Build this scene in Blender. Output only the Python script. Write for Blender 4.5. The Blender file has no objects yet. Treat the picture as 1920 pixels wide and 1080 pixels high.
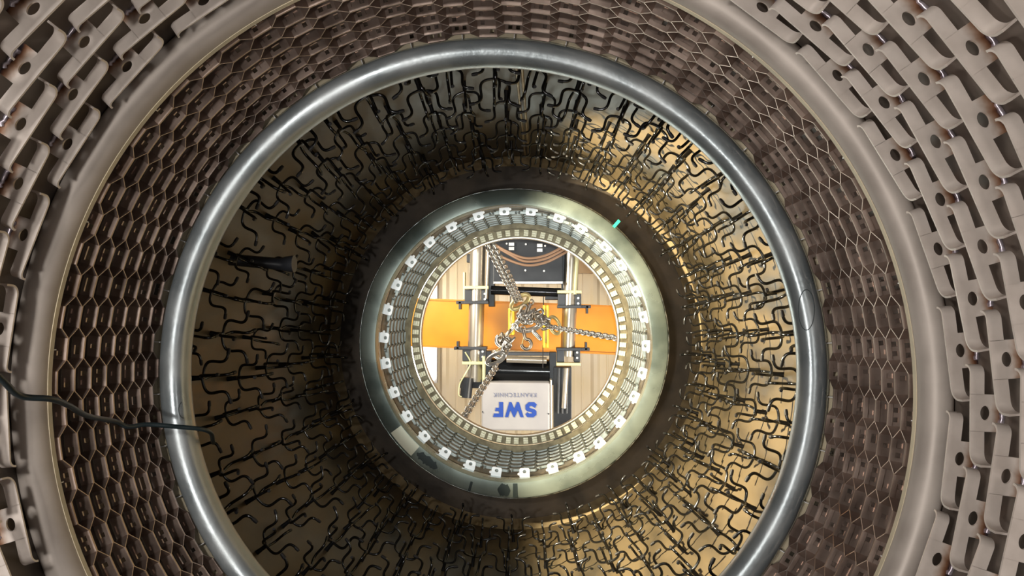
import bpy, bmesh, math, random
from mathutils import Vector, Matrix
random.seed(7)
PI = math.pi; TAU = 2*math.pi
C = bpy.context.scene.collection
S = bpy.context.scene

# ---------------------------------------------------------------- camera
# world frame: the vessel axis is world Z (upwards), the lens looks up along it.
F = 1400.0
CAM = Vector((.155, -.164, 0))
_a = Vector((54/F, 47/F, 1)).normalized()
_x = (Vector((1,0,0)) - _a*_a.x).normalized()
_y = _a.cross(_x)
M = Matrix((_x, _y, _a))            # rows = world axes seen in the lens frame = M^T
def unproj(px, py, z):
    d = M @ Vector(((px-960)/F, (py-540)/F, 1))
    return CAM + d*((z-CAM.z)/d.z)
def proj(p):
    q = M.transposed() @ (Vector(p)-CAM)
    return 960+F*q.x/q.z, 540+F*q.y/q.z
cd = bpy.data.cameras.new('camera'); cam = bpy.data.objects.new('camera', cd); C.objects.link(cam)
cd.lens = 36*F/1920; cd.sensor_width = 36; cd.clip_start = .02; cd.clip_end = 200
ex = M @ Vector((1,0,0)); ey = M @ Vector((0,-1,0)); ez = M @ Vector((0,0,-1))
cam.matrix_world = Matrix.Translation(CAM) @ Matrix((ex,ey,ez)).transposed().to_4x4()
S.camera = cam
S.view_settings.view_transform = 'Standard'; S.view_settings.look = 'None'
S.view_settings.gamma = 1; S.view_settings.use_curve_mapping = False
S.view_settings.exposure = 0.0
# ---------------------------------------------------------------- world + lights
w = bpy.data.worlds.new('world'); S.world = w; w.use_nodes = True
bg = w.node_tree.nodes['Background']; bg.inputs[0].default_value = (1.0,.93,.86,1); bg.inputs[1].default_value = .16

def light(name, kind, loc, aim, energy, color, **kw):
    l = bpy.data.lights.new(name, kind); l.energy = energy; l.color = color
    for k,v in kw.items(): setattr(l, k, v)
    o = bpy.data.objects.new(name, l); C.objects.link(o); o.location = loc
    o.rotation_euler = (Vector(aim)-Vector(loc)).to_track_quat('-Z','Y').to_euler()
    return o
# added unseen fill lights behind the lens, placed for the anchors, rings and neck
light('front_fill_light', 'AREA', (-.86,.42,-.35), (.25,-.1,2.0), 26, (1,.95,.90), size=.22)
light('front_fill_light', 'AREA', (-.70,-.72,-.35), (.25,.15,2.0), 26, (1,.95,.90), size=.22)
light('side_fill_light', 'AREA', (.93,.10,-.1), (.78,.05,1.8), 3.5, (1,.93,.87), size=.22)  # added weak side fill, no visible source
light('neck_fill_light', 'SPOT', (.16,-.20,-.15), (0,0,4.4), 560, (.96,1,.97), spot_size=math.radians(22), spot_blend=.25, shadow_soft_size=.03)  # added narrow spot that brightens the neck clips and blocks
# hand lamp inside the middle chamber (its body is built with the lamp)
LAMP = unproj(552, 495, 2.86)
light('hand_lamp_light', 'SPOT', LAMP+Vector((.05,0,0)), (1.0,.04,3.62), 860, (1,.84,.55), spot_size=math.radians(89), spot_blend=.35, shadow_soft_size=.03)
# added unseen lights below the crane that brighten roof, crane and neck
light('hall_fill_light', 'AREA', (-2.2,-1.2,7.2), (0,.3,10.5), 165, (1,.90,.73), size=1.2)
light('hall_fill_light', 'AREA', (2.6,1.6,7.0), (0,0,11), 165, (1,.90,.74), size=1.2)
light('hall_fill_light', 'AREA', (-1.0,.9,8.0), (0,0,5.0), 25, (.9,1,.92), size=1.0)

# ---------------------------------------------------------------- materials
def mat(name, col, metal=0., rough=.5, col2=None, scale=8, detail=4, bump=0., rvar=0., stretch=None, lo=.35, hi=.65, coord='Object', spec=.5, bscale=None):
    m = bpy.data.materials.new(name); m.use_nodes = True
    nt = m.node_tree; b = nt.nodes['Principled BSDF']
    b.inputs['Base Color'].default_value = (*col,1); b.inputs['Metallic'].default_value = metal
    b.inputs['Roughness'].default_value = rough; b.inputs['Specular IOR Level'].default_value = spec
    if col2 or bump or rvar:
        tc = nt.nodes.new('ShaderNodeTexCoord'); mp = nt.nodes.new('ShaderNodeMapping')
        nt.links.new(tc.outputs[coord], mp.inputs[0])
        if stretch: mp.inputs['Scale'].default_value = stretch
        n = nt.nodes.new('ShaderNodeTexNoise'); n.inputs['Scale'].default_value = scale; n.inputs['Detail'].default_value = detail
        nt.links.new(mp.outputs[0], n.inputs['Vector'])
        if col2:
            r = nt.nodes.new('ShaderNodeValToRGB')
            r.color_ramp.elements[0].position = lo; r.color_ramp.elements[0].color = (*col,1)
            r.color_ramp.elements[1].position = hi; r.color_ramp.elements[1].color = (*col2,1)
            nt.links.new(n.outputs[0], r.inputs[0]); nt.links.new(r.outputs[0], b.inputs['Base Color'])
        if rvar:
            mr = nt.nodes.new('ShaderNodeMapRange'); mr.inputs[1].default_value=.3; mr.inputs[2].default_value=.7
            mr.inputs[3].default_value = max(.05,rough-rvar); mr.inputs[4].default_value = rough+rvar
            nt.links.new(n.outputs[0], mr.inputs[0]); nt.links.new(mr.outputs[0], b.inputs['Roughness'])
        if bump:
            n2 = nt.nodes.new('ShaderNodeTexNoise'); n2.inputs['Scale'].default_value = bscale or scale*3; n2.inputs['Detail'].default_value = 3
            nt.links.new(mp.outputs[0], n2.inputs['Vector'])
            bp = nt.nodes.new('ShaderNodeBump'); bp.inputs['Strength'].default_value = bump; bp.inputs['Distance'].default_value = .01
            nt.links.new(n2.outputs[0], bp.inputs['Height']); nt.links.new(bp.outputs[0], b.inputs['Normal'])
    return m
def emit(name, col, st):
    m = bpy.data.materials.new(name); m.use_nodes = True; nt = m.node_tree; nt.nodes.clear()
    e = nt.nodes.new('ShaderNodeEmission'); e.inputs[0].default_value = (*col,1); e.inputs[1].default_value = st
    o = nt.nodes.new('ShaderNodeOutputMaterial'); nt.links.new(e.outputs[0], o.inputs[0]); return m

m_shell = mat('rolled steel shell', (.085,.070,.058), .35, .55, (.15,.12,.10), 5, 6, .15, .1)
m_hexwall = mat('dark lining backing', (.03,.024,.02), .4, .5, (.06,.046,.04), 14, 5, .2)
m_ringD = mat('satin pipe steel', (.36,.315,.28), .25, .55, (.50,.445,.40), 6, 8, .05, .08)
m_lip = mat('lamp warmed lip steel', (.62,.54,.38), .2, .5, (.5,.44,.32), 12, 4)  # yellow lamp light on the lip is put into its colour
m_ringC = mat('polished blue grey pipe', (.25,.285,.30), .6, .36, (.37,.40,.41), 7, 10, .06, .10, bscale=60)
m_hex = mat('hex grid strip steel', (.42,.32,.27), .88, .38, (.62,.49,.42), 9, 4, .1, .1)
m_chamber = mat('tan chamber plate', (.038,.030,.018), .1, .45, (.115,.086,.047), 4.5, 9, .5, .15, stretch=(1,1,.35), lo=.38, hi=.62, bscale=9)
m_endplate = mat('dark brown end plate', (.05,.042,.034), .4, .5, (.10,.08,.06), 6, 6, .15)
m_flange = mat('green grey flange steel', (.125,.16,.15), .5, .26, (.27,.325,.30), 3.2, 6, .1, .10, lo=.40, hi=.60)
m_flange_edge = mat('bright flange rim', (.75,.82,.80), .9, .22, (.08,.10,.10), 28, 3)
m_neck = mat('neck shell steel', (.13,.12,.10), .4, .5, (.24,.20,.15), 14, 5)
m_neckhex = mat('fine grid zinc grey', (.15,.17,.165), .6, .42, (.28,.31,.30), 12, 4)
m_block = mat('lit pale block', (.88,.86,.66), .05, .5, (.74,.70,.48), 60, 2)  # pale yellow carries the light falling on the blocks
m_brass = mat('olive rim steel', (.11,.09,.05), .4, .5, (.20,.17,.10), 20, 3)
m_clip_lit = mat('clip whitened for light', (.80,.82,.84), .1, .4)  # white stands for strong light on the steel lugs
m_wire = mat('black oiled wire', (.075,.078,.082), .95, .2)
m_stem = mat('black stud', (.02,.021,.024), .6, .35)
m_cap = mat('black rubber cap', (.008,.008,.01), 0, .6)
m_rubber = mat('black cable sheath', (.012,.022,.026), 0, .38)
m_seam = mat('weld seam', (.50,.40,.24), .4, .35, (.30,.23,.14), 10, 3, .4)
m_orange = mat('orange girder paint', (.78,.29,.008), 0, .38, (.82,.33,.012), 3, 2)
m_orange_d = mat('orange flange edge', (.72,.26,.01), 0, .45)
m_yellow = mat('yellow sheave paint', (.90,.66,.04), 0, .35)
m_black = mat('black machine paint', (.018,.020,.026), .1, .4, (.03,.033,.04), 5, 3)
m_blackgl = mat('gloss black drum', (.010,.011,.013), .3, .14)
m_anth = mat('anthracite frame', (.06,.065,.075), .3, .4)
m_tube = mat('brushed tube', (.52,.47,.40), .75, .32, (.62,.57,.49), 3, 4)
m_tube2 = mat('yellow zinc plate', (.70,.69,.42), .3, .4)
m_cover = mat('pale grey cover', (.43,.42,.44), 0, .45, (.49,.48,.49), 3, 3)
m_blue = mat('blue letter ink', (.02,.075,.42), 0, .5)
m_greyink = mat('grey blue letter ink', (.22,.24,.36), 0, .5)
m_ceil = mat('cream roof sheet', (.93,.80,.55), 0, .55, (.97,.87,.68), 1.2, 2)
m_cardboard = mat('tan roof patch', (.66,.47,.27), 0, .6)
m_chain = mat('steel chain', (.78,.74,.68), .8, .28, (.40,.37,.34), 12, 3)
m_chain_d = mat('worn chain fitting', (.20,.17,.15), .8, .35, (.50,.42,.32), 16, 3)
m_gold = mat('gold shackle', (.75,.60,.28), .5, .35)
m_brown = mat('brown cable sheath', (.28,.17,.11), 0, .5)
m_teal = mat('teal tape', (.02,.40,.30), 0, .5)
m_pale = mat('pale masking patch', (.50,.52,.42), .2, .4)
m_darkpatch = mat('dark oil patch', (.045,.06,.062), .3, .2)
m_mark = mat('scribed mark', (.07,.085,.09), .3, .5)
m_white_bolt = mat('bright bolt', (.85,.85,.85), .2, .3)
m_lamp = emit('hall lamp glow', (1,.93,.78), 7)

# anchor plate: bare steel, heat tinted brown where the leg is welded (stays with the plate)
def tinted(name, base, base2):
    m = mat(name, base, .45, .42, base2, 14, 4, .05, .06)
    nt = m.node_tree; b = nt.nodes['Principled BSDF']
    src = b.inputs['Base Color'].links[0].from_socket
    tc = nt.nodes.new('ShaderNodeTexCoord'); sp = nt.nodes.new('ShaderNodeSeparateXYZ'); nt.links.new(tc.outputs['Object'], sp.inputs[0])
    nz = nt.nodes.new('ShaderNodeTexNoise'); nz.inputs['Scale'].default_value = 40
    oi = nt.nodes.new('ShaderNodeObjectInfo'); nt.links.new(tc.outputs['Object'], nz.inputs['Vector'])
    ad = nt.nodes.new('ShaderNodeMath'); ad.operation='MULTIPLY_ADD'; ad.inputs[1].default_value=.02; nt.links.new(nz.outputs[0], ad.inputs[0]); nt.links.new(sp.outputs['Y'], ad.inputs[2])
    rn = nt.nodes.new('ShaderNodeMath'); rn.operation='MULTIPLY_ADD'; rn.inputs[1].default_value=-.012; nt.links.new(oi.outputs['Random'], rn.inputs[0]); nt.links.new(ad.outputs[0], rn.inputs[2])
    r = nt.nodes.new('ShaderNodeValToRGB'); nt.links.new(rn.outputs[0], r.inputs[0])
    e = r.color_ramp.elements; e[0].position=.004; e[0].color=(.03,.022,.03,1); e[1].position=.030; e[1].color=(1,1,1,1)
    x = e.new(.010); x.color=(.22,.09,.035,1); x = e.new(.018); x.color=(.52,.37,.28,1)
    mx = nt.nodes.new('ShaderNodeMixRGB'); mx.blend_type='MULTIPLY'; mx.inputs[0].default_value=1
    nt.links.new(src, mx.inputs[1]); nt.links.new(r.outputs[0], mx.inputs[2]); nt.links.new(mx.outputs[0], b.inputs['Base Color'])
    return m
m_anchor = tinted('heat tinted anchor plate', (.62,.545,.49), (.76,.68,.62))
m_weld = mat('weld bead', (.10,.08,.10), .7, .3, (.40,.36,.40), 60, 2)

# ---------------------------------------------------------------- mesh helpers
class MB:
    def __init__(s): s.v=[]; s.f=[]
    def add(s, vs, fs):
        o=len(s.v); s.v += [tuple(p) for p in vs]; s.f += [tuple(i+o for i in f) for f in fs]; return s
    def box(s, lo, hi):
        x0,y0,z0=lo; x1,y1,z1=hi
        return s.add([(x0,y0,z0),(x1,y0,z0),(x1,y1,z0),(x0,y1,z0),(x0,y0,z1),(x1,y0,z1),(x1,y1,z1),(x0,y1,z1)],
                     [(0,3,2,1),(4,5,6,7),(0,1,5,4),(1,2,6,5),(2,3,7,6),(3,0,4,7)])
    def tube(s, pts, r, n=8, cap=True, closed=False):
        pts=[Vector(p) for p in pts]; m=len(pts)
        rr = r if isinstance(r,(list,tuple)) else [r]*m
        vs=[]; up=None
        for i,p in enumerate(pts):
            if closed: t=(pts[(i+1)%m]-pts[i-1])
            else: t=pts[min(i+1,m-1)]-pts[max(i-1,0)]
            t.normalize()
            if up is None:
                up = Vector((0,0,1)) if abs(t.z)<.8 else Vector((1,0,0))
            u=(up-t*up.dot(t)).normalized(); up=u; v=t.cross(u)
            for k in range(n):
                a=TAU*k/n; vs.append(p+(u*math.cos(a)+v*math.sin(a))*rr[i])
        fs=[]
        for i in range(m if closed else m-1):
            j=(i+1)%m
            for k in range(n):
                l=(k+1)%n; fs.append((i*n+k,i*n+l,j*n+l,j*n+k))
        if cap and not closed: fs += [tuple(range(n))[::-1], tuple((m-1)*n+k for k in range(n))]
        return s.add(vs,fs)
    def lathe(s, prof, n=160, closed=True, cx=0, cy=0):
        m=len(prof); vs=[]
        for k in range(n):
            a=TAU*k/n
            for R,z in prof: vs.append((cx+R*math.cos(a),cy+R*math.sin(a),z))
        fs=[]
        for k in range(n):
            l=(k+1)%n
            for i in range(m if closed else m-1):
                j=(i+1)%m; fs.append((k*m+i,l*m+i,l*m+j,k*m+j))
        return s.add(vs,fs)
    def prism(s, poly, z0, z1):
        n=len(poly)
        return s.add([(x,y,z0) for x,y in poly]+[(x,y,z1) for x,y in poly],
            [tuple(range(n))[::-1], tuple(range(n,2*n))]+[(i,(i+1)%n,n+(i+1)%n,n+i) for i in range(n)])
    def mesh(s, name, m, smooth=35, recalc=True):
        me=bpy.data.meshes.new(name); me.from_pydata(s.v,[],s.f)
        if recalc:
            b=bmesh.new(); b.from_mesh(me); bmesh.ops.recalc_face_normals(b, faces=b.faces); b.to_mesh(me); b.free()
        me.materials.append(m)
        if smooth:
            me.shade_smooth(); me.set_sharp_from_angle(angle=math.radians(smooth))
        return me
    def build(s, name, m, parent=None, smooth=35, recalc=True):
        return link(name, s.mesh(name, m, smooth, recalc), parent)
def link(name, me, parent=None):
    o=bpy.data.objects.new(name, me); C.objects.link(o)
    if parent: o.parent=parent
    return o
def bevel(o, w, seg=2):
    b=o.modifiers.new('bevel','BEVEL'); b.width=w; b.segments=seg; b.limit_method='ANGLE'; return o
def tag(o, label=None, cat=None, group=None, kind=None):
    if label: o['label']=label
    if cat: o['category']=cat
    if group: o['group']=group
    if kind: o['kind']=kind
    return o
def empty(name, loc=(0,0,0), label=None, cat=None, group=None):
    o=bpy.data.objects.new(name,None); C.objects.link(o); o.location=loc; o.empty_display_size=.05
    return tag(o,label,cat,group)
def ordn(n):
    return str(n)+('th' if 10<=n%100<=20 else {1:'st',2:'nd',3:'rd'}.get(n%10,'th'))
def children(o): return [c for c in bpy.data.objects if c.parent==o]
def snapshot(o): return (o, [snapshot(c) for c in children(o)])
def copy_tree(t, parent=None):
    o, ch = t
    c=o.copy(); C.objects.link(c)
    if parent: c.parent=parent
    for k in ch: copy_tree(k, c)
    return c
def wallframe(th, R, z):
    c,s=math.cos(th),math.sin(th)
    return Matrix(((-s,-c,0,R*c),(c,-s,0,R*s),(0,0,1,z),(0,0,0,1)))

# ---------------------------------------------------------------- vessel shell (setting)
def struct(o): o['kind']='structure'; return o
struct(MB().lathe([(1.05,.45),(1.05,1.72),(1.09,1.72),(1.09,.45)]).build('wall_lower', m_shell))
struct(MB().lathe([(1.018,1.68),(1.018,2.24),(1.049,2.24),(1.049,1.68)]).build('wall_grid', m_hexwall))
struct(MB().lathe([(1.08,2.27),(1.08,4.40),(1.12,4.40),(1.12,2.27)],200).build('wall_chamber', m_chamber))
struct(MB().lathe([(1.00,2.235),(1.00,2.265),(1.12,2.265),(1.12,2.235)]).build('wall_shoulder', m_endplate))
struct(MB().lathe([(.80,4.40),(.80,4.44),(1.12,4.44),(1.12,4.40)]).build('wall_end', m_endplate))
struct(MB().lathe([(.80,4.20),(.80,5.42),(.84,5.42),(.84,4.20)]).build('wall_neck', m_neck))

# weld seam running up the chamber wall at the top of the picture
sm=MB(); th=math.radians(-86)
for off in (-.010,.010):
    pts=[((1.079)*math.cos(th+off),1.079*math.sin(th+off),z) for z in [2.3+i*.1 for i in range(21)]]
    sm.tube(pts,.006,6)
struct(sm.build('trim_seam', m_seam))
# lighter corner bead at the foot of the end plate
struct(MB().lathe([(1.079,4.33),(1.035,4.398),(1.05,4.40),(1.08,4.40)],200).build('trim_corner', m_seam))

# ---------------------------------------------------------------- ring D: pipe ring between the anchors and the hex grid
def capsule(Rc, zc, a, b, n=20, e=.8):
    return [(Rc+a*math.copysign(abs(math.cos(t))**e,math.cos(t)), zc+b*math.copysign(abs(math.sin(t))**e,math.sin(t))) for t in [TAU*i/n for i in range(n)]]
rd=empty('pipe_ring',(0,0,0),'wide satin steel pipe ring between the slotted anchor rows and the hexagonal grid','ring')
MB().lathe(capsule(1.019,1.683,.033,.045,20,.85),200).build('pipe', m_ringD, rd, 80)
MB().lathe([(.985,1.692),(.985,1.706),(.994,1.706),(.994,1.692)],200).build('lip', m_lip, rd)
rc=empty('polished_ring',(0,0,0),'heavy polished blue-grey pipe ring inside the hexagonal grid','ring')
MB().lathe(capsule(.944,2.215,.040,.050,24,.85),240).build('pipe', m_ringC, rc, 80)
MB().lathe([(.990,2.205),(.990,2.230),(1.018,2.230),(1.018,2.205)],200).build('collar', m_lip, rc)
def ring_pt(px,py,z=2.215):   # point on the face of the polished ring under that pixel
    for _ in range(20):
        p=unproj(px,py,z); R=math.hypot(p.x,p.y); u=max(-1,min(1,(R-.944)/.040))
        z=2.215-.050*(1-abs(u)**2.35)**(1/2.35)-.0012
    return unproj(px,py,z)
mk=MB()
mk.tube([ring_pt(1512+15*math.cos(t),581+38*math.sin(t)) for t in [TAU*i/32 for i in range(32)]],.0011,5,closed=True)
mk.build('scribed_oval', m_mark, rc)
mk=MB(); mk.tube([ring_pt(345+10*math.cos(t),768+16*math.sin(t)) for t in [TAU*i/28 for i in range(28)]],.0011,5,closed=True)
mk.build('scribed_circle', m_mark, rc)

# ---------------------------------------------------------------- hexagonal grid lining
def hexgrid(name, mtl, Rtop, H, z0, z1, ncol, pitch, thick, holes, parent, fl=.34):
    mb=MB(); a=TAU/ncol; fl=fl   # half width of a flat in column pitches
    def pt(th,R,z): return (R*math.cos(th),R*math.sin(th),z)
    Rs=[Rtop+H*t for t in (0,.34,.80,1)]
    rows=int(round((z1-z0)/pitch)); e=thick*.55
    for m_ in range(rows+1):
        for sgn in (1,-1):
            zb=z0+m_*pitch
            path=[]                     # (theta, z, isflat)
            for j in range(ncol):
                z = zb+sgn*e if j%2==0 else zb+sgn*pitch/2-sgn*e
                if z<z0-.001-e or z>z1+e+.001: z=None
                c=j*a
                path.append((c,z))
            for j in range(ncol):
                hp=random.choice(((1,3),(1,3),(1,),(3,),(1,2,3),(1,2),(2,)))
                c,z=path[j]; c2,z2=path[(j+1)%ncol]
                if j==ncol-1: c2=c+a
                if z is not None:
                    xs=[-fl,-.22,-.07,.07,.22,fl]
                    for i in range(5):
                        for k in range(3):
                            if holes and k==1 and i in hp: continue
                            b0,b1=c+xs[i]*a,c+xs[i+1]*a
                            zz=z
                            mb.add([pt(b0,Rs[k],zz),pt(b1,Rs[k],zz),pt(b1,Rs[k+1],zz),pt(b0,Rs[k+1],zz)],[(0,1,2,3)])
                    if holes and sgn>0:      # rolled bead along the free edge of each flat
                        for q in range(2):
                            b0,b1=c+(-fl+q*fl)*a,c+(q*fl)*a
                            zq=z-e*2.6; Ra,Rb=Rs[0]-.0005,Rs[0]+H*.30
                            mb.add([pt(b0,Ra,zq),pt(b1,Ra,zq),pt(b1,Rb,zq),pt(b0,Rb,zq),pt(b0,Ra,z),pt(b1,Ra,z)],[(0,1,2,3),(4,5,1,0)])
                if z is not None and z2 is not None:
                    b0,b1=c+fl*a,c2-fl*a
                    mb.add([pt(b0,Rs[0],z),pt(b1,Rs[0],z2),pt(b1,Rs[3],z2),pt(b0,Rs[3],z)],[(0,1,2,3)])
    me=bpy.data.meshes.new(name); me.from_pydata(mb.v,[],mb.f)
    b=bmesh.new(); b.from_mesh(me); bmesh.ops.remove_doubles(b,verts=b.verts,dist=1e-5); b.to_mesh(me); b.free()
    me.materials.append(mtl); o=link(name,me,parent)
    s=o.modifiers.new('thick','SOLIDIFY'); s.thickness=thick; s.offset=0
    return o
hx=empty('hexagonal_grid',(0,0,0),'brownish hexagonal steel grid lining the band between the two pipe rings','grid lining')
NC=80
hexgrid('grid', m_hex, .984,.031, 1.722,2.19, NC, .0666, .0024, True, hx)
# short clips that tie the outermost cells to the rings
clip=MB().box((-.0012,-.004,-.022),(.0012,.028,.022)).mesh('clip',m_white_bolt,0)
for j in range(NC//2):
    th=(2*j+1)*TAU/NC
    if j: pass
    o=link('edge_clip',clip,hx); o.matrix_world=wallframe(th,1.012,2.206) 
    o.scale=(1,1,.75)
    if j%2==0:
        o=link('edge_clip',clip,hx); o.matrix_world=wallframe(th,1.010,1.712); o.scale=(1,.7,.5)

# ---------------------------------------------------------------- slotted anchors of the lower shell
def anchor_plate(scale=1., mtl=None):
    mb=MB(); H=.061; h0=.035; hw=.036; t=.0042; hc=.033; ha,hb=.0098,.0140
    # centre panel with an oval hole
    n=24; circ=[(ha*math.cos(TAU*i/n)*1.0, hc+hb*math.sin(TAU*i/n)) for i in range(n)]
    # turn the oval so that it lies along the arm
    circ=[(hb*math.cos(TAU*i/n), hc+ha*math.sin(TAU*i/n)) for i in range(n)]
    out=[]
    for i in range(n):
        c,s=math.cos(TAU*i/n),math.sin(TAU*i/n)
        k=min(hw/abs(c) if abs(c)>1e-6 else 9, (H-hc)/s if s>1e-6 else 9, hc/-s if s<-1e-6 else 9)
        out.append((c*k,hc+s*k))
    # snap nearest to the corners
    hh_=0
    for cx,cy in ((hw,H),(-hw,H),(-hw,0),(hw,0)):
        i=min(range(n),key=lambda q:(out[q][0]-cx)**2+(out[q][1]-cy)**2); out[i]=(cx,cy)
    vs=[(x,y,-t/2) for x,y in circ]+[(x,y,-t/2) for x,y in out]+[(x,y,t/2) for x,y in circ]+[(x,y,t/2) for x,y in out]
    fs=[]
    for i in range(n):
        j=(i+1)%n
        fs+=[(i,j,n+j,n+i),(2*n+i,3*n+i,3*n+j,2*n+j),(i,2*n+i,2*n+j,j),(n+i,n+j,3*n+j,3*n+i)]
    mb.add(vs,fs)
    for sg in (1,-1):
        path=[(hw*.98,0),(.060,0),(.076,0)]
        r=.021 if sg>0 else .015
        for q in range(1,9):
            a=PI/2*q/8; path.append((.076+r*math.sin(a), -(r-r*math.cos(a))))
        path.append((.076+r,-(r+(.014 if sg>0 else .002))))
        vs=[];m=len(path)
        for i,(x,z) in enumerate(path):
            x0,zz0=path[max(i-1,0)]; x1,zz1=path[min(i+1,m-1)]
            d=math.hypot(x1-x0,zz1-zz0); nx,nz=-(zz1-zz0)/d,(x1-x0)/d
            for y in (h0,H):
                for q in (-t/2,t/2): vs.append((sg*(x+nx*q), y, sg*(z+nz*q)))
        fs=[]
        for i in range(m-1):
            a=i*4; b=a+4
            fs+=[(a,a+1,b+1,b),(a+2,b+2,b+3,a+3),(a,b,b+2,a+2),(a+1,a+3,b+3,b+1)]
        fs+=[(0,2,3,1),((m-1)*4,(m-1)*4+1,(m-1)*4+3,(m-1)*4+2)]
        mb.add(vs,fs)
    return mb
proto=empty('slotted_anchor')
link('plate', anchor_plate().mesh('anchor_plate', m_anchor, 40), proto)
wb=MB()
rw=random.Random(2)
wb.tube([(-.022+.044*i/8, .002+rw.uniform(-.001,.002), -.004+rw.uniform(-.002,.002)) for i in range(9)], [.004+rw.uniform(0,.0035) for _ in range(9)], 7)
link('weld_bead', wb.mesh('weld_bead', m_weld, 60), proto)
AT=snapshot(proto); first=True
rows_z=[1.568-.0755*i for i in range(8)]
pending=[]
for ri,z in enumerate(rows_z):
    for k in range(30):
        th=math.radians(-4.6+12*k+(-6 if ri%2 else 0)) + random.uniform(-.006,.006)
        p=Vector((1.015*math.cos(th),1.015*math.sin(th),z)); x,y=proj(p)
        if x<-70 or x>1990 or y<-70 or y>1150: continue
        pending.append((ri,th,z,x,y))
names=['first','second','third','fourth','fifth','sixth','seventh','eighth']
for side in ('left','right'):
    for ri in range(8):
        lst=sorted([q for q in pending if q[0]==ri and (q[3]<960)==(side=='left')], key=lambda q:q[4])
        for n_,q in enumerate(lst):
            o = proto if first else copy_tree(AT); first=False
            o.matrix_world=wallframe(q[1],1.05,q[2]) @ Matrix.Rotation(random.uniform(-.05,.05),4,'Y') @ Matrix.Rotation(random.uniform(-.04,.04),4,'X')
            tag(o, f'slotted steel anchor plate, {names[ri]} row out from pipe ring, {side} side, {ordn(n_+1)} from top','anchor','slotted anchor plates on the lower shell')

# ---------------------------------------------------------------- wavy wire anchors of the chamber
def wavy_leg(sg, spread=.080, h=.085, base=.040, amp=.0165):
    pts=[]
    N=18
    for i in range(N+1):
        t=i/N
        x=spread*t**.75 ; y=base+h*t
        wv=math.sin(t*TAU*1.0)*amp
        # offset along the normal of the leg direction
        pts.append((sg*(x+wv*.9), y-wv*.5, sg*.004*(1-t)))
    return pts
wa=empty('wavy_anchor')
st=MB(); st.tube([(0,-.004,0),(0,.02,0),(0,.045,0)],[.0095,.0075,.008],8); st.build('stem',m_stem,wa,60)
for sg,turn,k_ in ((1,0,1),(-1,0,1),(1,1.45,.9),(-1,1.7,.86)):
    P=[Matrix.Rotation(turn,3,'Y')@Vector((p[0]*k_,.04+(p[1]-.04)*k_,p[2])) for p in wavy_leg(sg)]; lg=MB().tube(P,.0048,7).build('leg',m_wire,wa,60)
    a=Vector(P[-2]); b=Vector(P[-1]); d=(b-a).normalized()
    MB().tube([b-d*.012,b,b+d*.006],[.0060,.0060,.0045],7).build('tip_cap',m_cap,lg,60)
WT=snapshot(wa); first=True
NW=42; zs=[2.45,2.75,3.05,3.35,3.65,3.95]
rings=sorted([(z,0) for z in zs]+[(z+.15,1) for z in zs])
for ri,(z,par) in enumerate(rings):
    if z>4.25: continue
    for k in range(NW//2):
        th0=-PI/2+TAU*(2*k+par)/NW*1.0
        th=th0+random.uniform(-.018,.018); zz=z+random.uniform(-.02,.02)
        o = wa if first else copy_tree(WT); first=False
        # legs alternately across and along the wall
        rot = (0 if (k+ri//2)%2 else PI/2)+random.uniform(-.35,.35)
        o.matrix_world=wallframe(th,1.08,zz) @ Matrix.Rotation(rot,4,'Y') @ Matrix.Rotation(random.uniform(-.12,.12),4,'X') @ Matrix.Scale(random.uniform(1.0,1.18),4)
        tag(o, f'black four-pronged wavy wire anchor, ring {len(rings)-ri} out from the neck, {ordn(k+1)} clockwise from top','anchor','wavy wire anchors in the chamber')

# ---------------------------------------------------------------- neck flange, clips, fine grid, blocks
fl=empty('neck_flange',(0,0,0),'glossy green-grey flange ring at the mouth of the neck','flange')
MB().lathe([(.768,4.165),(.772,4.150),(.842,4.150),(.855,4.156),(.862,4.172),(.862,4.23),(.84,4.25),(.84,4.41),(.799,4.41),(.799,4.26),(.768,4.23)],220).build('face_ring', m_flange, fl, 30)
rim=MB(); rim.lathe([(.862+.006*math.cos(t),4.180+.010*math.sin(t)) for t in [TAU*i/10 for i in range(10)]],220); rim.build('rim_bead', m_flange_edge, fl, 80)
def arcpatch(th0,th1,R0,R1,z,t,n=14,jit=0):
    mb=MB(); vs=[]; rr=random.Random(5)
    for i in range(n+1):
        a=th0+(th1-th0)*i/n; j0=rr.uniform(-jit,jit); j1=rr.uniform(-jit,jit)
        e=1-(abs(2*i/n-1)**4 if jit else 0)
        Rm=(R0+R1)/2; a0=Rm+(R0-Rm)*e+j0; a1=Rm+(R1-Rm)*e+j1
        for R,zz in ((a0,z),(a1,z),(a1,z+t),(a0,z+t)): vs.append((R*math.cos(a),R*math.sin(a),zz))
    fs=[(0,1,2,3),(n*4+3,n*4+2,n*4+1,n*4)]
    for i in range(n):
        for k in range(4): l=(k+1)%4; fs.append((i*4+k,i*4+4+k,i*4+4+l,i*4+l))
    return mb.add(vs,fs)
D=math.radians
arcpatch(D(132),D(143.5),.775,.845,4.1475,.002).build('masking_patch', m_pale, fl)
arcpatch(D(121),D(131),.785,.832,4.1475,.002,16,.006).build('oil_patch', m_darkpatch, fl)
arcpatch(D(91),D(96),.780,.846,4.1475,.002,12,.004).build('oil_patch', m_darkpatch, fl)
arcpatch(D(106),D(107),.800,.855,4.1475,.002).build('oil_patch', m_darkpatch, fl)
arcpatch(D(88.2),D(90),.775,.85,4.1475,.002).build('oil_patch', m_darkpatch, fl)
tp=MB(); a=D(-48.9)
tp.box((-.009,-.004,-.004),(.009,.046,.0)); t=tp.build('teal_tape', m_teal); t.matrix_world=wallframe(a,.896,4.150)
tag(t,'small teal strip of tape on the upper right rim of the flange','tape')
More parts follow.
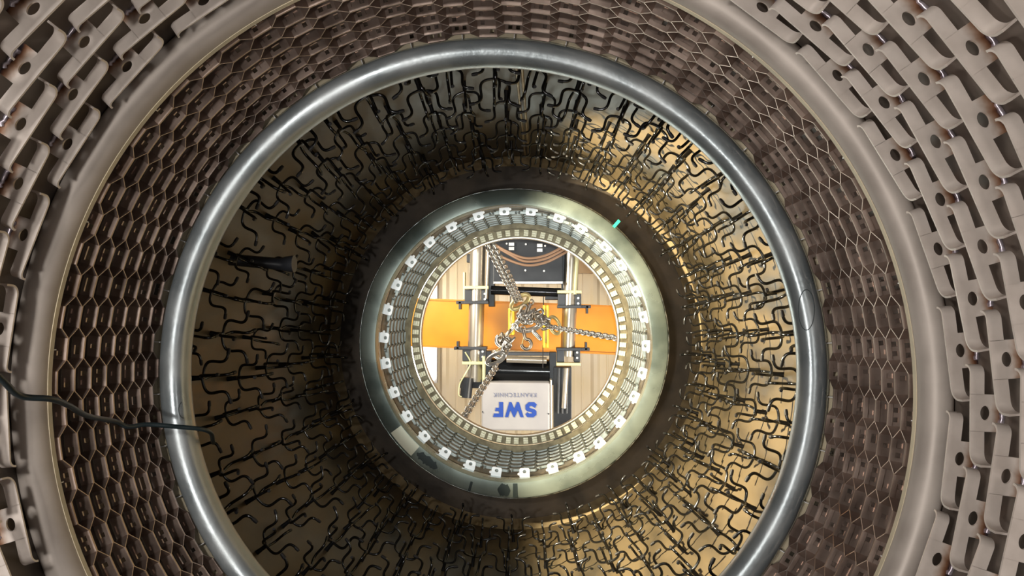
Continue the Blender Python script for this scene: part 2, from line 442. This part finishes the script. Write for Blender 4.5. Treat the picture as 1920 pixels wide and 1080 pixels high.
# clips
cp=empty('neck_clip')
pl=anchor_plate().mesh('clip_arms', m_neckhex, 40); o=link('arms', pl, cp); o.scale=(.78,.55,.6); o.location=(0,.012,0)
tb=MB(); hw=.030; n=24
sq=[(-hw,-.006),(hw,-.006),(hw,.046),(.024,.052),(-.024,.052),(-hw,.046)]
# lug with a round hole, strong light put into its white colour
hole=[(.0105*math.cos(TAU*i/n),.032+.0105*math.sin(TAU*i/n)) for i in range(n)]
outl=[]
def edge_at(a):
    dx,dy=math.cos(a),math.sin(a); best=9
    for i in range(6):
        x0,y0=sq[i]; x1,y1=sq[(i+1)%6]; y0-=.032; y1_=y1-.032
        ex_,ey_=x1-x0,y1_-y0; den=dx*ey_-dy*ex_
        if abs(den)<1e-9: continue
        t_=(x0*ey_-y0*ex_)/den; u_=(x0*dy-y0*dx)/den
        if t_>0 and -1e-6<=u_<=1+1e-6: best=min(best,t_)
    return dx*best,.032+dy*best
outl=[edge_at(TAU*i/n) for i in range(n)]
tt=.010
vs=[(x,y,-tt/2-.008) for x,y in hole]+[(x,y,-tt/2-.008) for x,y in outl]+[(x,y,tt/2-.008) for x,y in hole]+[(x,y,tt/2-.008) for x,y in outl]
fs=[]
for i in range(n):
    j=(i+1)%n; fs+=[(i,j,n+j,n+i),(2*n+i,3*n+i,3*n+j,2*n+j),(i,2*n+i,2*n+j,j),(n+i,n+j,3*n+j,3*n+i)]
tb.add(vs,fs); tb.build('lug', m_clip_lit, cp, 40)
MB().tube([(.034,.018,-.004),(.034,.018,-.012)],.008,10).build('bolt',m_white_bolt,cp,60)
CT=snapshot(cp); first=True
for k in range(30):
    th=-PI/2-D(.5)+TAU*k/30 - D(4)+random.uniform(-.012,.012)
    o=cp if first else copy_tree(CT); first=False
    o.matrix_world=wallframe(th,.799,4.42)@Matrix.Rotation(random.uniform(-.12,.12),4,'Z')
    tag(o, f'brightly lit lug clip just inside the green-grey flange, {ordn(k+1)} clockwise from the top','clip','white lug clips around the neck')
fg=empty('fine_grid',(0,0,0),'fine grey slotted grid lining the neck behind the brightly lit clips','grid lining')
hexgrid('grid', m_neckhex, .782,.009, 4.52,5.16, 60, .107, .009, False, fg, .42)
br=empty('toothed_rim',(0,0,0),'olive end rim of the neck carrying a ring of pale blocks','rim')
MB().lathe([(.760,5.18),(.754,5.18),(.754,5.20),(.775,5.30),(.80,5.30),(.80,5.18)],200).build('front_lip', m_brass, br)
MB().lathe([(.700,5.30),(.700,5.335),(.765,5.335),(.765,5.30)],200).build('back_plate', m_brass, br)
MB().lathe([(.694,5.275),(.694,5.34),(.702,5.34),(.702,5.275)],200).build('inner_lip', m_tube, br)
bk=MB()
for i in range(3): bk.box((-.0165,.004+.015*i,-.016-.003*(i%2)),(.0165,.017+.015*i,.022))
bkm=bk.mesh('block',m_block,0)
for k in range(75):
    th=TAU*k/75+random.uniform(-.006,.006)
    o=link('block',bkm,br); o.matrix_world=wallframe(th,.758,5.285)@Matrix.Rotation(random.uniform(-.1,.1),4,'Y')

# ---------------------------------------------------------------- cable and hand lamp in the chamber
def spline(pts, per=8):
    pts=[Vector(p) for p in pts]; out=[]
    P=[pts[0]*2-pts[1]]+pts+[pts[-1]*2-pts[-2]]
    for i in range(1,len(P)-2):
        p0,p1,p2,p3=P[i-1:i+3]
        for k in range(per):
            t=k/per; out.append(.5*((2*p1)+(p2-p0)*t+(2*p0-5*p1+4*p2-p3)*t*t+(3*p1-p0-3*p2+p3)*t**3))
    out.append(pts[-1]); return out
cb=[(-60,655,1.28),(0,708,1.38),(38,742,1.46),(95,748,1.53),(128,760,1.64),(165,780,1.80),(215,790,1.95),(240,800,2.0),(275,796,2.05),(330,800,2.10),(390,808,2.18),(400,830,2.35)]
MBc=MB().tube(spline([unproj(*q) for q in cb]),.0066,10)
tag(MBc.build('cable',m_rubber,None,60),'dark kinked cable lying across the left side rings into the chamber','cable')
hl=empty('hand_lamp',LAMP,'dark tubular hand lamp with a wire loop, behind the polished ring at left','lamp')
MB().tube([(-.26,-.015,-.10),(-.06,0,0),(-.03,0,0),(0,0,0)],[.022,.024,.030,.034],14).build('body',m_black,hl,60)
MB().tube(spline([(-.24,.0,-.10),(-.30,.03,-.22),(-.29,-.04,-.30),(-.245,-.10,-.27),(-.235,-.09,-.18)]),.006,7).build('wire_loop',m_tube,hl,60)

# ---------------------------------------------------------------- hall roof, girder, hoist
ZC=12.5
rf=MB()
x0=-7;xs=[]
prof=[]
x=-7.0
while x<7:
    prof += [(x,ZC),(x+.05,ZC-.045),(x+.11,ZC-.045),(x+.16,ZC)]
    prof += [(x+.26,ZC),(x+.27,ZC-.010),(x+.29,ZC-.010),(x+.30,ZC)]
    x+=.42
prof.append((7,ZC))
n=len(prof); vs=[(x,-7,z) for x,z in prof]+[(x,7,z) for x,z in prof]+[(7,-7,ZC+.1),(-7,-7,ZC+.1),(7,7,ZC+.1),(-7,7,ZC+.1)]
fs=[(i,i+1,n+i+1,n+i) for i in range(n-1)]+[(2*n,2*n+1,2*n+3,2*n+2)]
rf.add(vs,fs); struct(rf.build('ceiling', m_ceil, None, 0, False))
a=unproj(1065,430,12.42); b=unproj(1130,512,12.42)
MB().box((a.x,a.y,12.40),(b.x,b.y,12.45)).build('trim_patch', m_cardboard)['kind']='structure'
a=unproj(740,480,12.3); b=unproj(815,712,12.3)
lp=MB().box((a.x,a.y,12.28),(b.x,b.y,12.40)).build('diffuser', m_lamp)
lr=empty('ceiling_light',((a.x+b.x)/2,(a.y+b.y)/2,12.40),'glaring white hall roof light at the left edge of the opening','light')
lp.parent=lr; lp.matrix_parent_inverse=Matrix.Translation(-lr.location)
fr=MB().box((a.x-.06,a.y-.06,12.35),(b.x+.03,b.y+.06,12.46)).build('frame',m_cover,lr); fr.matrix_parent_inverse=Matrix.Translation(-lr.location)

Zg=9.6
def U(x,y,z): return unproj(x,y,z)
g=empty('bridge_girder',U(978,612,Zg),'orange box girder of the overhead crane crossing the opening','girder')
pc=g.location.copy(); s_=F/(Zg)          # px per metre at the girder
gw=44/s_*1.0
o=MB().box((-5,-gw,0),(5,gw,.75)).build('box_beam',m_orange,g)
for sg in (1,-1):
    MB().box((-5,sg*gw-.012,-.018),(5,sg*gw+.012,.0)).build('edge_strip',m_orange_d,g)
g.rotation_euler=(0,0,math.radians(2.2))
# hoist trolley
Zt=9.2; sT=F/Zt
tr=empty('hoist_trolley',U(980,612,Zt),'crane hoist trolley with two steel tubes, black motor and drum and pale lettered cover','hoist')
O=tr.location.copy()
def L(x,y,z=Zt): return unproj(x,y,z)-O
def pbox(x0,y0,x1,y1,z0,z1,name,m,par=None,bev=.006,zref=None):
    zr=zref or z0
    a=L(x0,y0,zr); b=L(x1,y1,zr)
    o=MB().box((min(a.x,b.x),min(a.y,b.y),z0-O.z),(max(a.x,b.x),max(a.y,b.y),z1-O.z)).build(name,m,par or tr,0)
    if bev: bevel(o,bev)
    return o
def ptube(p0,p1,wpx,z,name,m,par=None,n=20):
    a=L(*p0,z); b=L(*p1,z); r=wpx/2/(F/z)
    return MB().tube([a,b],r,n).build(name,m,par or tr,60)
ptube((897,435),(890,715),29,9.1,'tube',m_tube)
ptube((1074,440),(1064,668),27,9.1,'tube',m_tube)
ptube((1062,690),(1057,765),11,9.05,'small_rod',m_tube)
ptube((1084,440),(1078,552),7,9.0,'small_rod',m_tube2)
ptube((917,450),(912,560),6,9.0,'small_rod',m_tube)
# side frames
pbox(916,455,927,575,9.15,9.35,'side_frame',m_anth); pbox(1053,455,1064,575,9.15,9.35,'side_frame',m_anth)
pbox(907,658,921,718,9.15,9.35,'side_frame',m_anth); pbox(1030,660,1043,722,9.15,9.35,'side_frame',m_anth)
# clamps: dark block, pale plate, bolts
for (x,y,up) in ((893,556,1),(1068,564,1),(889,664,-1),(1066,666,-1)):
    s=1 if up>0 else -1
    cl=pbox(x-22,min(y-s*13,y+s*13),x-8,max(y-s*13,y+s*13),9.02,9.2,'clamp',m_anth)
    pbox(x+10,y-13,x+22,y+13,9.02,9.2,'clamp_cheek',m_anth,cl)
    pbox(x-23,y+s*11-3,x+23,y+s*11+3,9.0,9.22,'clamp_bar',m_anth,cl)
    pbox(x-23,y-s*17-3,x+23,y-s*17+3,8.98,9.12,'pale_plate',m_tube2,cl)
    for dx,dy in ((16,-5),(16,5)):
        q=L(x+dx,y+dy,9.0); MB().tube([q,q+Vector((0,0,-.02))],.014,8).build('bolt',m_white_bolt,cl,60)
    pbox(x+s*0+(-38 if x<980 else 22),y+s*11-3,x+(-20 if x<980 else 40),y+s*11+3,9.1,9.25,'bracket',m_anth,cl)
    xx=x+(-31 if x<980 else 33)
    pbox(xx-2,min(y+s*10,y+s*24),xx+2,max(y+s*10,y+s*24),9.1,9.25,'bracket_pin',m_anth,cl,0)
# upper machine box
ub=pbox(925,420,1055,529,9.0,9.5,'machine_box',m_black)
for (x,y,w_,h_) in ((959,458,10,6),(959,466,10,6),(1012,460,10,6),(1012,469,10,6)):
    pbox(x-w_/2,y-h_/2,x+w_/2,y+h_/2,8.97,9.0,'label_plate',m_white_bolt,ub,0)
for (x,y) in ((986,458),(950,457),(1022,461),(985,507),(1020,508)):
    q=L(x,y,9.0); MB().tube([q,q+Vector((0,0,-.015))],.012,8).build('bolt',m_white_bolt,ub,60)
pbox(925,528,1055,532,8.98,9.1,'machine_foot',m_tube,ub,0)
for k,(dy,dx) in enumerate(((0,0),(6,6),(13,-4))):
    pts=[L(918+dx,452+dy,8.85),L(948+dx,470+dy,8.8),L(985,484+dy,8.78),L(1020,480+dy,8.8),L(1050,466+dy,8.82),L(1072,452+dy,8.88)]
    MB().tube(spline(pts),.016,8).build('brown_cable',m_brown,tr,60)
# cross shaft
sh=ptube((921,544),(1052,549),17,9.1,'cross_shaft',m_blackgl)
pbox(1022,540,1052,562,9.08,9.3,'shaft_guard',m_black,sh)
# lower drum with side gear
ptube((922,694),(1030,697),46,9.25,'drum',m_blackgl,None,32)
pbox(935,660,1030,667,9.05,9.15,'drum_plate',m_anth)
ptube((950,674),(1025,676),12,9.05,'guide_roller',m_tube)
cv=pbox(903,717,1031,808,8.9,9.4,'cover_panel',m_cover,None,.02)
pbox(1031,712,1035,815,8.92,9.3,'cover_rail',m_tube)
pbox(1038,688,1072,830,9.1,9.4,'side_motor',m_black)
for q_ in (0,1,2): ptube((1048+q_*8,690),(1046+q_*8,775),6,9.05,'motor_rib',m_anth)
mt=ptube((877,708),(873,745),22,9.0,'travel_motor',m_black)
pbox(862,712,906,728,9.05,9.2,'motor_bracket',m_black)
MB().tube(spline([L(872,660,9),L(882,680,9),L(873,700,8.95),L(862,720,8.95),L(860,740,8.95),L(866,744,8.95)]),.009,7).build('motor_lead',m_tube2,tr,60)
pbox(904,668,909,750,8.95,9.1,'pale_rail',m_tube2)
pbox(875,476,884,492,9.3,9.4,'limit_switch',m_black); pbox(868,510,872,562,9.3,9.4,'switch_arm',m_tube2)
# lettering on the cover: upside down as seen from below
sc=1/(F/8.9)
Rt=Matrix(((-1,0,0),(0,1,0),(0,0,-1))).to_4x4()
def letters(polys,name,m,cx,cy,w_,h_,par):
    mb=MB()
    for p in polys: mb.prism(p,0,.004)
    me=mb.mesh(name,m,0); o=link(name,me,par)
    q=L(cx,cy,8.9); o.matrix_local=Matrix.Translation(q+Vector((0,0,-.003)))@Rt@Matrix.Diagonal((w_*sc,h_*sc,1,1))
    return o
# unit box -0.5..0.5 each; S W F built from polygons
def sh_(poly,cx,w_): return [(cx+x*w_,y) for x,y in poly]
S_=[(.50,.30),(.34,.50),(-.22,.50),(-.48,.34),(-.48,.08),(-.30,-.04),(.14,-.12),(.14,-.22),(.02,-.26),(-.20,-.20),(-.36,-.12),(-.52,-.36),(-.30,-.50),(.20,-.50),(.50,-.30),(.50,-.02),(.34,.10),(-.10,.18),(-.10,.25),(.16,.25),(.30,.16)]
W_=[(-.52,.5),(-.34,.5),(-.20,.02),(-.02,.5),(.04,.5),(.22,.02),(.34,.5),(.52,.5),(.28,-.5),(.16,-.5),(.0,-.06),(-.14,-.5),(-.26,-.5)]
F_=[(-.5,.5),(.5,.5),(.40,.26),(-.10,.26),(-.10,.10),(.30,.10),(.22,-.12),(-.10,-.12),(-.10,-.5),(-.5,-.5)]
# concave outlines: split with tessellation
from mathutils.geometry import tessellate_polygon
def tess(poly):
    tris=tessellate_polygon([[Vector((x,y,0)) for x,y in poly]])
    return [[poly[i] for i in t] for t in tris]
pp=[]
for poly,cx,w_ in ((S_,-.37,.26),(W_,.02,.42),(F_,.40,.24)):
    pp+=tess(sh_(poly,cx,w_))
letters(pp,'blue_lettering',m_blue,966,768,80,28,cv)
tc=bpy.data.curves.new('lettering','FONT'); tc.body='KRANTECHNIK'; tc.align_x='CENTER'; tc.align_y='CENTER'; tc.size=1; tc.extrude=.002; tc.space_character=1.25
to=bpy.data.objects.new('tmp',tc); C.objects.link(to); bpy.context.view_layer.update()
me=bpy.data.meshes.new_from_object(to.evaluated_get(bpy.context.evaluated_depsgraph_get())); bpy.data.objects.remove(to)
xs_=[v.co.x for v in me.vertices]; ys_=[v.co.y for v in me.vertices]; W0=max(xs_)-min(xs_); H0=max(ys_)-min(ys_)
for v in me.vertices: v.co.z*=1
me.materials.clear(); me.materials.append(m_greyink)
o=link('grey_lettering',me,cv); q=L(966,740,8.9)
o.matrix_local=Matrix.Translation(q+Vector((0,0,-.004)))@Rt@Matrix.Diagonal((80*sc/W0,7.5*sc/H0,1,1))
for (x,y) in ((905,772),(1029,776)): 
    q=L(x,y,8.9); MB().tube([q,q+Vector((0,0,-.012))],.008,8).build('screw',m_black,cv,60)

# yellow rope block halves and hoist ropes
for (x0,y0,x1,y1,lab) in ((953,578,964,628,'left'),(1018,572,1029,652,'right')):
    c=unproj((x0+x1)/2,(y0+y1)/2,8.75)
    b=empty('rope_sheave',c,f'yellow painted rope sheave guard, {lab} one of the two beneath the orange girder','sheave','yellow rope sheave guards')
    s=F/8.75; hw=(x1-x0)/2/s; hh=(y1-y0)/2/s
    bevel(MB().box((-hw,-hh,-.03),(-hw*.12,hh,.22)).build('cheek',m_yellow,b,0),.008)
    bevel(MB().box((hw*.12,-hh,-.03),(hw,hh,.22)).build('cheek',m_yellow,b,0),.008)
    MB().lathe([(.0,-hw*.3),(hh*.8,-hw*.3),(hh*.75,0),(hh*.8,hw*.3),(0,hw*.3)],24,False).build('wheel',m_gold,b,40).rotation_euler=(0,PI/2,0)
for (x,ya,yb,lab) in ((957,545,583,'upper left'),(1019,556,588,'upper right'),(1018,648,690,'lower right')):
    a=unproj(x,ya,9.0); b_=unproj(x,yb,8.75)
    t=MB().tube([a,b_],.006,6).build('hoist_rope',m_anth,None,60)
    tag(t,f'thin dark hoist rope at the {lab} of the yellow sheave guards','rope','hoist ropes')

# chains
def link_mesh(name,m,l=.045,w_=.021,r=.0098):
    P=[]
    for i in range(16):
        a=TAU*i/16; x=w_*math.cos(a); y=(l-w_)*(1 if math.sin(a)>=0 else -1)+w_*math.sin(a)
        P.append((x,y,0))
    P=P[:9]+[(P[8][0],0,0)][:0]+P[9:]
    return MB().tube(P,r,8,closed=True).mesh(name,m,80)
lk=link_mesh('chain_link',m_chain)
lk2=link_mesh('chain_link_worn',m_chain_d)
def chain(a,b,label,me,sag=.03,twist=0,off=0):
    a=Vector(a);b=Vector(b); ln=(b-a).length; n=int(ln/.068)
    t=empty('lifting_chain',a,label,'chain')
    d=(b-a).normalized()
    for i in range(n):
        u=(i+.5)/n; p=(b-a)*u+Vector((0,0,-sag*4*u*(1-u)))
        o=link('link',me,t)
        q=Vector((0,1,0)).rotation_difference(d).to_matrix().to_4x4()
        o.matrix_local=Matrix.Translation(p)@q@Matrix.Rotation((i%2)*PI/2+.6+twist*i,4,'Y')
    return t
ZH=7.3
A=(ZH)
chain(unproj(912,456,5.55),unproj(969,566,ZH),'bright double chain leg running from the upper left rim, left strand',lk)
chain(unproj(923,456,5.58),unproj(976,562,ZH),'bright double chain leg running from the upper left rim, right strand',lk,twist=.05)
chain(unproj(1168,636,5.55),unproj(1028,612,ZH),'dark beaded chain leg running to the right rim of the opening',lk)
chain(unproj(870,782,5.55),unproj(932,685,6.9),'bright chain leg running down to the lower left rim',lk)
# hub of hooks and shortening clutches
def hook(c,ang,size,label,m):
    e=empty('grab_hook',c,label,'hook','hooks gathered under the girder'); e.rotation_euler=(0,0,ang)
    pts=[(0,-1.0,0),(0,-.5,0),(.05,-.1,0),(.38,.1,0),(.5,.5,0),(.25,.88,0),(-.15,.9,0),(-.42,.62,0),(-.44,.35,0)]
    MB().tube(spline([Vector(p)*size for p in pts],6),[size*.17]*48+[size*.05],10).build('shank',m,e,60)
    MB().tube([(size*.22*math.cos(t),size*(-1.15+.22*math.sin(t)),0) for t in [TAU*i/14 for i in range(14)]],size*.08,8,closed=True).build('eye',m,e,60)
    MB().tube([Vector((0,-.45,.05))*size,Vector((-.42,.38,.05))*size],size*.05,7).build('latch',m_gold,e,60)
    return e
def ring(c,rx,ry,r,rot,name,label,cat,m):
    e=MB().tube([(rx*math.cos(t),ry*math.sin(t),0) for t in [TAU*i/28 for i in range(28)]],r,10,closed=True).build(name,m,None,80)
    e.location=c; e.rotation_euler=rot; tag(e,label,cat); return e
px1=1/(F/ZH)
ring(unproj(975,566,ZH),20*px1,9*px1,4.2*px1,(.3,.2,-.65),'shackle','gold-tan shackle at the top of the hook cluster','shackle',m_gold)
ring(unproj(992,606,ZH+.1),26*px1,15*px1,5*px1,(.5,.2,-.3),'master_link','thick steel master link in the middle of the hook cluster','link',m_chain)
ring(unproj(1040,610,ZH),10*px1,17*px1,3.2*px1,(.2,.5,-.25),'shackle','pale oval link where the right chain leaves the hook cluster','shackle',m_gold)
ring(unproj(930,672,ZH-.3),19*px1,8*px1,3.6*px1,(.2,.3,-.5),'shackle','pale oval link at the lower left end of the hook cluster','shackle',m_chain)
hook(unproj(988,588,ZH),.35,20*px1,'worn grab hook at the top of the cluster below the gold-tan shackle',m_chain_d)
hook(unproj(948,630,ZH-.1),.75,22*px1,'worn grab hook at the left of the cluster',m_chain)
hook(unproj(985,637,ZH),-.2,19*px1,'open crane hook with a curved tip at the bottom of the cluster',m_chain_d)
hook(unproj(1012,606,ZH),-1.2,18*px1,'worn grab hook at the right of the cluster',m_chain_d)
hook(unproj(940,655,ZH-.2),.5,18*px1,'bright grab hook above the lower left chain leg',m_chain)
rr=random.Random(11)
for (cx,cy,n,lab,sp) in ((985,590,9,'loose chain tail bunched at the top of the hook cluster',9),(944,636,13,'loose chain tail bunched at the left of the hook cluster',11),(1014,604,8,'loose chain tail bunched at the right of the hook cluster',9)):
    c=unproj(cx,cy,ZH-.1); e=empty('chain_tail',c,lab,'chain')
    for i in range(n):
        o=link('link',lk if i%3 else lk2,e)
        o.location=(rr.gauss(0,sp*.5)*px1,rr.gauss(0,sp*.75)*px1,rr.uniform(-.10,.06)); o.rotation_euler=(rr.uniform(0,6),rr.uniform(0,6),rr.uniform(0,6)); o.scale=(1.25,)*3
